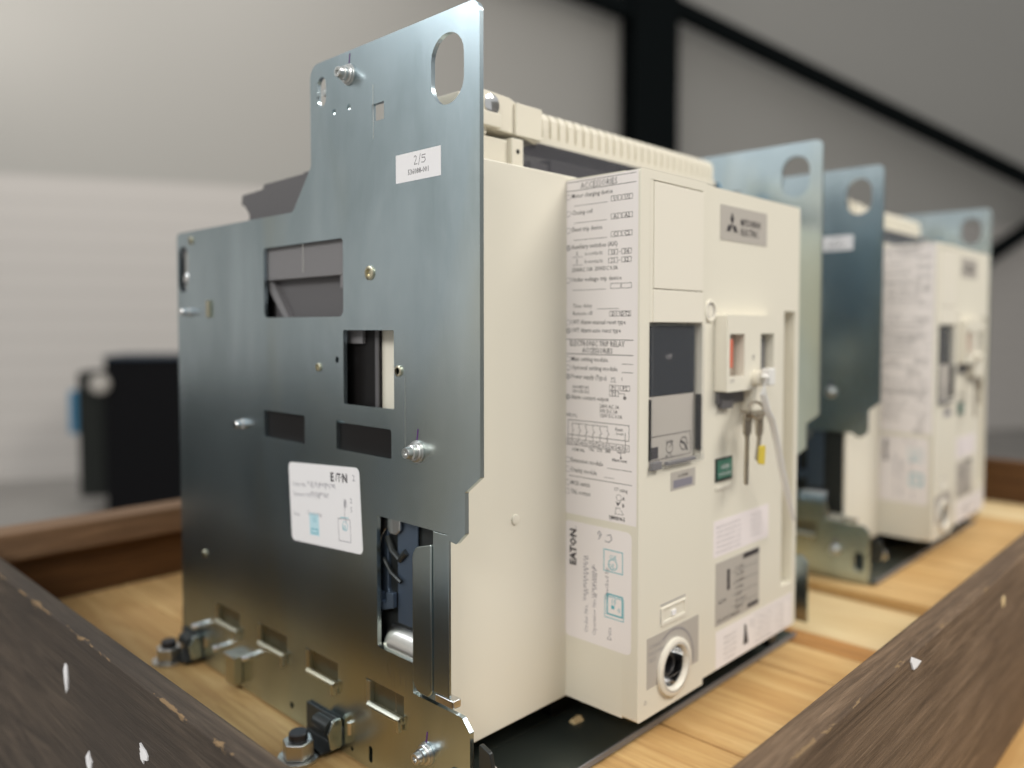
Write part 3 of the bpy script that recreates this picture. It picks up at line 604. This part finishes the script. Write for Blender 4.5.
# ---- lag bolts standing on the planks beside the cradle
def lag(x, y, lab):
    t = thing('hex_bolt', lab, 'bolt', (x*MM, y*MM, -.022), 'hex bolts holding the cradle to the planks')
    a = MB(); a.lathe((x, y, -22), 'z', [(14, 0), (14, 2.2), (6, 2.2)], 28); a.build('washer', 'bolt', t, bev=.3)
    a = MB(); a.prism('z', [(x+11*math.cos(math.radians(60*i+12)), y+11*math.sin(math.radians(60*i+12))) for i in range(6)], -19.8, -8.5); a.build('hex_nut', 'bolt', t, bev=1.1)
    a = MB(); a.lathe((x, y, -8.5), 'z', [(6.4, 0), (6.4, 4.6), (5.6, 5.4), (0, 5.4)], 20); a.build('threaded_end', 'blackbolt', t)
    return t
lag(-24, 153, 'galvanised hex nut with black threaded end by the front foot of the nearer cradle')
lag(-18, 374, 'blurred galvanised hex bolt on the planks at the rear corner of the nearer cradle')
t = lag(590, 153, 'galvanised hex bolt on the planks left of the farther cradle plate'); 
# ---- bits of paper and debris
def scrap(x, y, z, n, pts, lab, m_='paper'):
    n = Vector(n); a = Vector((0, 0, 1)); b = n.cross(a); v = []; c = Vector((x, y, z))
    for q in (0, .5): v += [c+b*p[0]*1.9+a*p[1]*1.15+n*(q+.1+.7*abs(math.sin(p[0]*.9+p[1]))*q*2) for p in pts]
    k = len(pts); m = MB().add(v, [tuple(range(k)), tuple(range(2*k-1, k-1, -1))]+[(i, (i+1) % k, (i+1) % k+k, i+k) for i in range(k)])
    o = m.build('paper_scrap', m_, None, smooth=False); return tag(o, lab, 'paper scrap', 'scraps of torn paper stuck on the crate boards')
SC = [(-3, 0), (-3.2, 2.2), (-1.5, 4.2), (.8, 5), (2.6, 6), (2.2, 3.6), (3.2, 3), (2.6, 1), (3.2, .4), (2.4, -2.5), (.2, -3.6), (-.4, -1)]
scrap(-124, 155, 18, (-1, 0, 0), SC, 'torn white paper scrap with ragged edge low on the left crate board')
scrap(-124, 291, 24, (-1, 0, 0), [(-1.6, -7), (-2, 0), (-1, 7), (.8, 8), (2, 3), (1.6, -4), (0, -10)], 'thin upright white paper sliver on the left crate board, far from the edge')
scrap(-124, 248, -20, (-1, 0, 0), [(-2, -4), (-3, 1), (-1, 3), (0, 6), (1.5, 3), (3, 1), (2, -3), (0, -5)], 'small greyish paper bit at the bottom edge of the picture on the left board')
scrap(240.5, -154, 55.5, (0, -1, 0), [(-5, -3), (-1, 0), (4, 3.5), (5, 1), (3, -4), (-1, -5)], 'white paper corner stapled under the top edge of the right crate board')
m = MB(); m.lathe((470, -154, 36), 'y', [(5, .2), (5, -.5), (3, -1), (0, -1.1)], 12); o = m.build('wood_chip_or_knot', 'pale'); tag(o, 'pale knot on the outer face of the right crate board', 'wood chip')  # light knot of the board, shaped as a thin disc
o = MB().add([(-6, -3, 0), (4, -4, 0), (7, 1, 0), (2, 4, 0), (-5, 3, 0), (-4, -1, 3), (3, -2, 3.5), (3, 2, 2.5), (-3, 2, 2)], [(0, 1, 2, 3, 4), (0, 1, 6, 5), (1, 2, 7, 6), (2, 3, 7), (3, 4, 8, 7), (4, 0, 5, 8), (5, 6, 7, 8)]).build('wood_chip_or_knot', 'pale')
o.location = (.139, .044, -.0169); tag(o, 'small pale wood chip lying on the dark steel tray below the breaker', 'wood chip')

# ================================================================ HALL (metres)
FLOOR = -.93
def hall_box(name, m_, corners, z0, z1, lab=None):
    v = [(x*1000, y*1000, z) for z in (z0*1000, z1*1000) for x, y in corners]; n = len(corners)
    a = MB().add(v, [tuple(range(n)), tuple(range(n, 2*n))]+[(i, (i+1) % n, (i+1) % n+n, i+n) for i in range(n)])
    return a.build(name, m_, smooth=False)
hh = Vector((F.x, F.y, 0)).normalized(); rr = Vector((R.x, R.y, 0))
wd = (rr*math.cos(math.radians(17.8))+hh*math.sin(math.radians(17.8))).normalized(); wn = Vector((wd.y, -wd.x, 0)); 
if wn.dot(hh) < 0: wn = -wn
W0 = CAM+hh*6.26+rr*(-472/798*6.26); W0.z = 0
M['wall'] = mat('wall_cladding', (.58, .555, .52), .7)
def wallmat():
    m = M['wall']; N, L, b = nodes(m); tc = N.new('ShaderNodeTexCoord'); sp = N.new('ShaderNodeSeparateXYZ'); L.new(tc.outputs['Object'], sp.inputs[0])
    def mth(op, a, b2):
        q = N.new('ShaderNodeMath'); q.operation = op
        for i, v in enumerate((a, b2)):
            if isinstance(v, (int, float)): q.inputs[i].default_value = v
            else: L.new(v, q.inputs[i])
        return q.outputs[0]
    fr = mth('FRACT', mth('MULTIPLY', sp.outputs[2], 5.6), 0); groove = mth('MULTIPLY', mth('LESS_THAN', fr, .07), mth('LESS_THAN', sp.outputs[2], 1.45))
    hi = mth('GREATER_THAN', sp.outputs[2], 1.45)
    c = mix(m, hi, (.60, .565, .53), (.43, .415, .385)); c = mix(m, groove, c, (.50, .47, .44)); setc(m, c)
wallmat()
def wall(name, a, b, th, z0=FLOOR, z1=5.5, m_='wall'):
    a, b = Vector(a), Vector(b); d = (b-a).normalized(); n = Vector((d.y, -d.x, 0))
    if n.dot(a-CAM) < 0: n = -n
    return struct(hall_box(name, m_, [(a.x, a.y), (b.x, b.y), (b.x+n.x*th, b.y+n.y*th), (a.x+n.x*th, a.y+n.y*th)], z0, z1))
A = W0-wd*7; B = W0+wd*14; 
back = wd*0
wall('wall_back', A[:], B[:], .2)
A2 = A-wn*13; B2 = B-wn*13
wall('wall_left', A[:], A2[:], .2); wall('wall_right', B[:], B2[:], .2)
M['floor'] = mat('concrete_floor', (.26, .245, .23), .45)
setc(M['floor'], ramp(M['floor'], noise(M['floor'], 1.5, 6), ((.3, (.23, .215, .20)), (.7, (.30, .285, .265)))))
struct(hall_box('floor', 'floor', [(q.x, q.y) for q in (A, B, B2, A2)], FLOOR-.2, FLOOR))
# steel column with a bracing cross, dark paint
def beam(name, p0, p1, w, d, lab):
    p0, p1 = Vector(p0), Vector(p1); t = (p1-p0).normalized(); s1 = t.cross(wn).normalized()*w/2; v = []
    f, g = .14*w, .30*d                      # an H section
    prof = [(-1, -1), (1, -1), (1, -.72), (.12, -.72), (.12, .72), (1, .72), (1, 1), (-1, 1), (-1, .72), (-.12, .72), (-.12, -.72), (-1, -.72)]
    for p in (p0, p1):
        for a, b in prof: v.append(tuple((p+s1*a+wn*(b*d/2))*1000))
    n = len(prof); a = MB().add(v, [tuple(range(n)), tuple(range(2*n-1, n-1, -1))]+[(i, (i+1) % n, (i+1) % n+n, i+n) for i in range(n)])
    return struct(a.build(name, 'column', smooth=False))
def wallpt(x, y, off=.25):
    dr = F+R*((x-512)/798)+U*((359-y)/798); t = (W0-wn*off-CAM).dot(wn)/dr.dot(wn); return CAM+dr*t
c0 = wallpt(648, 300); 
beam('trim_1', (c0.x, c0.y, FLOOR), (c0.x, c0.y, 5.4), .45, .3, '')
def ext(p, q, k): return q+(q-p)*k
b0, b1 = wallpt(672, 6, .3), wallpt(1024, 178, .3); beam('trim_2', b0, ext(b0, b1, .6), .16, .10, '')
b0, b1 = wallpt(650, 18, .3), wallpt(545, -22, .3); beam('trim_3', b0, ext(b0, b1, 1.2), .16, .12, '')
b0, b1 = wallpt(900, 316, .35), wallpt(1024, 232, .35); beam('trim_4', b0, ext(b0, b1, .5), .15, .10, '')
# black case standing on the hall floor
def up_box(mb, cx, cy, ang, w, d, z0, z1, ox=0, oy=0):
    c, s_ = math.cos(ang), math.sin(ang); P = [(-w/2+ox, -d/2+oy), (w/2+ox, -d/2+oy), (w/2+ox, d/2+oy), (-w/2+ox, d/2+oy)]
    v = [((cx+a*c-b*s_)*1000, (cy+a*s_+b*c)*1000, z*1000) for z in (z0, z1) for a, b in P]
    mb.add(v, [(0, 1, 2, 3), (4, 5, 6, 7), (0, 1, 5, 4), (1, 2, 6, 5), (2, 3, 7, 6), (3, 0, 4, 7)]); return mb
e0 = ray_at(165, 430, 5.45)
ang = math.atan2(rr.y, rr.x)+.25
ec = thing('equipment_case', 'blurred tall black case with blue edges standing on the hall floor at the left', 'case', (e0.x, e0.y, FLOOR))
up_box(MB(), e0.x, e0.y, ang, .62, .55, FLOOR, .065).build('case_body', 'black', ec, bev=12)
up_box(MB(), e0.x, e0.y, ang, .64, .57, .067, .085).build('lid', 'darkblue', ec, bev=6)
up_box(MB(), e0.x, e0.y, ang, .17, .30, FLOOR+.10, -.02, -.40, -.05).build('side_compartment', 'charcoal', ec, bev=8)
up_box(MB(), e0.x, e0.y, ang, .05, .25, -.42, -.14, -.52, -.05).build('blue_side_strip', 'blue', ec, bev=6)
k0 = ray_at(101, 384, 5.1); a = MB(); a.lathe((k0.x*1000, k0.y*1000, k0.z*1000), tuple(-hh), [(62, 0), (62, 30), (40, 45), (0, 45)], 20); a.build('round_cap', 'grey_lt', ec).data.materials[0] = M['grey_print']
# dark boxes added out of view so the steel plates mirror something dark
for i in range(3):
    q = Vector((-.35-i*.92, 3.5-i*.1, 0)); rbox = thing('reflected_dark_box', ['rightmost', 'middle', 'leftmost'][i]+' of the three low dark boxes added out of view for the steel plates to mirror', 'prop', (q.x, q.y, FLOOR), 'dark boxes added for the steel to mirror')
    an = math.atan2(.1, 1.22)+math.pi
    up_box(MB(), q.x, q.y, an, .9, .5, FLOOR, .02).build('dark_box_body', 'column', rbox, bev=10)
    for s_ in (-1, 1): up_box(MB(), q.x, q.y, an, .42, .02, FLOOR+.08, -.02, s_*.215, .26).build('door', 'charcoal', rbox, bev=4)

# ================================================================ LIGHT
w = bpy.data.worlds.new('hall_sky_light'); bpy.context.scene.world = w; w.use_nodes = True
bg = w.node_tree.nodes['Background']; bg.inputs[0].default_value = (.96, .97, .97, 1); bg.inputs[1].default_value = .55
def area(name, loc, target, sx, sy, power, col):
    l = bpy.data.lights.new(name, 'AREA'); l.shape = 'RECTANGLE'; l.size = sx; l.size_y = sy; l.energy = power; l.color = col
    o = bpy.data.objects.new(name, l); C.objects.link(o); o.location = loc
    o.rotation_euler = (Vector(target)-Vector(loc)).to_track_quat('-Z', 'Y').to_euler(); return o
area('hall_and_fill_lamp', (1.6, -2.6, 3.2), (.3, 0, .1), 2.4, 1.2, 150, (1, .95, .87))
area('hall_and_fill_lamp', (-3.0, -.9, 2.3), (.1, .3, .2), 2.2, 1.0, 75, (1, .97, .92))  # unseen fill, placed to brighten the faces turned to the left
g = ray_at(-120, -60, 5.0)
area('hall_and_fill_lamp', g, ray_at(0, 0, 6.4), 1.2, .6, 6, (1, .97, .93))

wl_ = A-wn*5
area('hall_and_fill_lamp', (wl_+Vector((0, 0, 4.2))+wd*2.2)[:], (wl_+Vector((0, 0, 2.2)))[:], 3.5, 1.0, 105, (.93, .97, 1))  # added out of view: brightens the left wall that the plates mirror
area('hall_and_fill_lamp', (-4.4, 3.4, 3.2), (-4.6, 3.6, FLOOR), 3.2, 2.0, 175, (.93, .97, 1))  # added out of view: lightens the far-left floor mirrored in the plate
wb_ = W0+wd*1.0-wn*2.2
area('hall_and_fill_lamp', (wb_+Vector((0, 0, 4.4)))[:], (W0+wd*.2+Vector((0, 0, .6)))[:], 2.5, .8, 48, (1, .97, .93))  # added wash that brightens the left part of the back wall

# ================================================================ CAMERA
cd = bpy.data.cameras.new('camera'); cam = bpy.data.objects.new('camera', cd); C.objects.link(cam)
cam.matrix_world = Matrix(((R.x, U.x, -F.x, CAM.x), (R.y, U.y, -F.y, CAM.y), (R.z, U.z, -F.z, CAM.z), (0, 0, 0, 1)))
cd.sensor_width = 36; cd.lens = 798/1024*36; cd.shift_y = -25/1024; cd.clip_start = .01; cd.clip_end = 100
cd.dof.use_dof = True; cd.dof.focus_distance = .465; cd.dof.aperture_fstop = 2.9
bpy.context.scene.camera = cam
vs_ = bpy.context.scene.view_settings; vs_.view_transform = 'Standard'; vs_.look = 'None'; vs_.exposure = 0; vs_.gamma = 1; vs_.use_curve_mapping = False
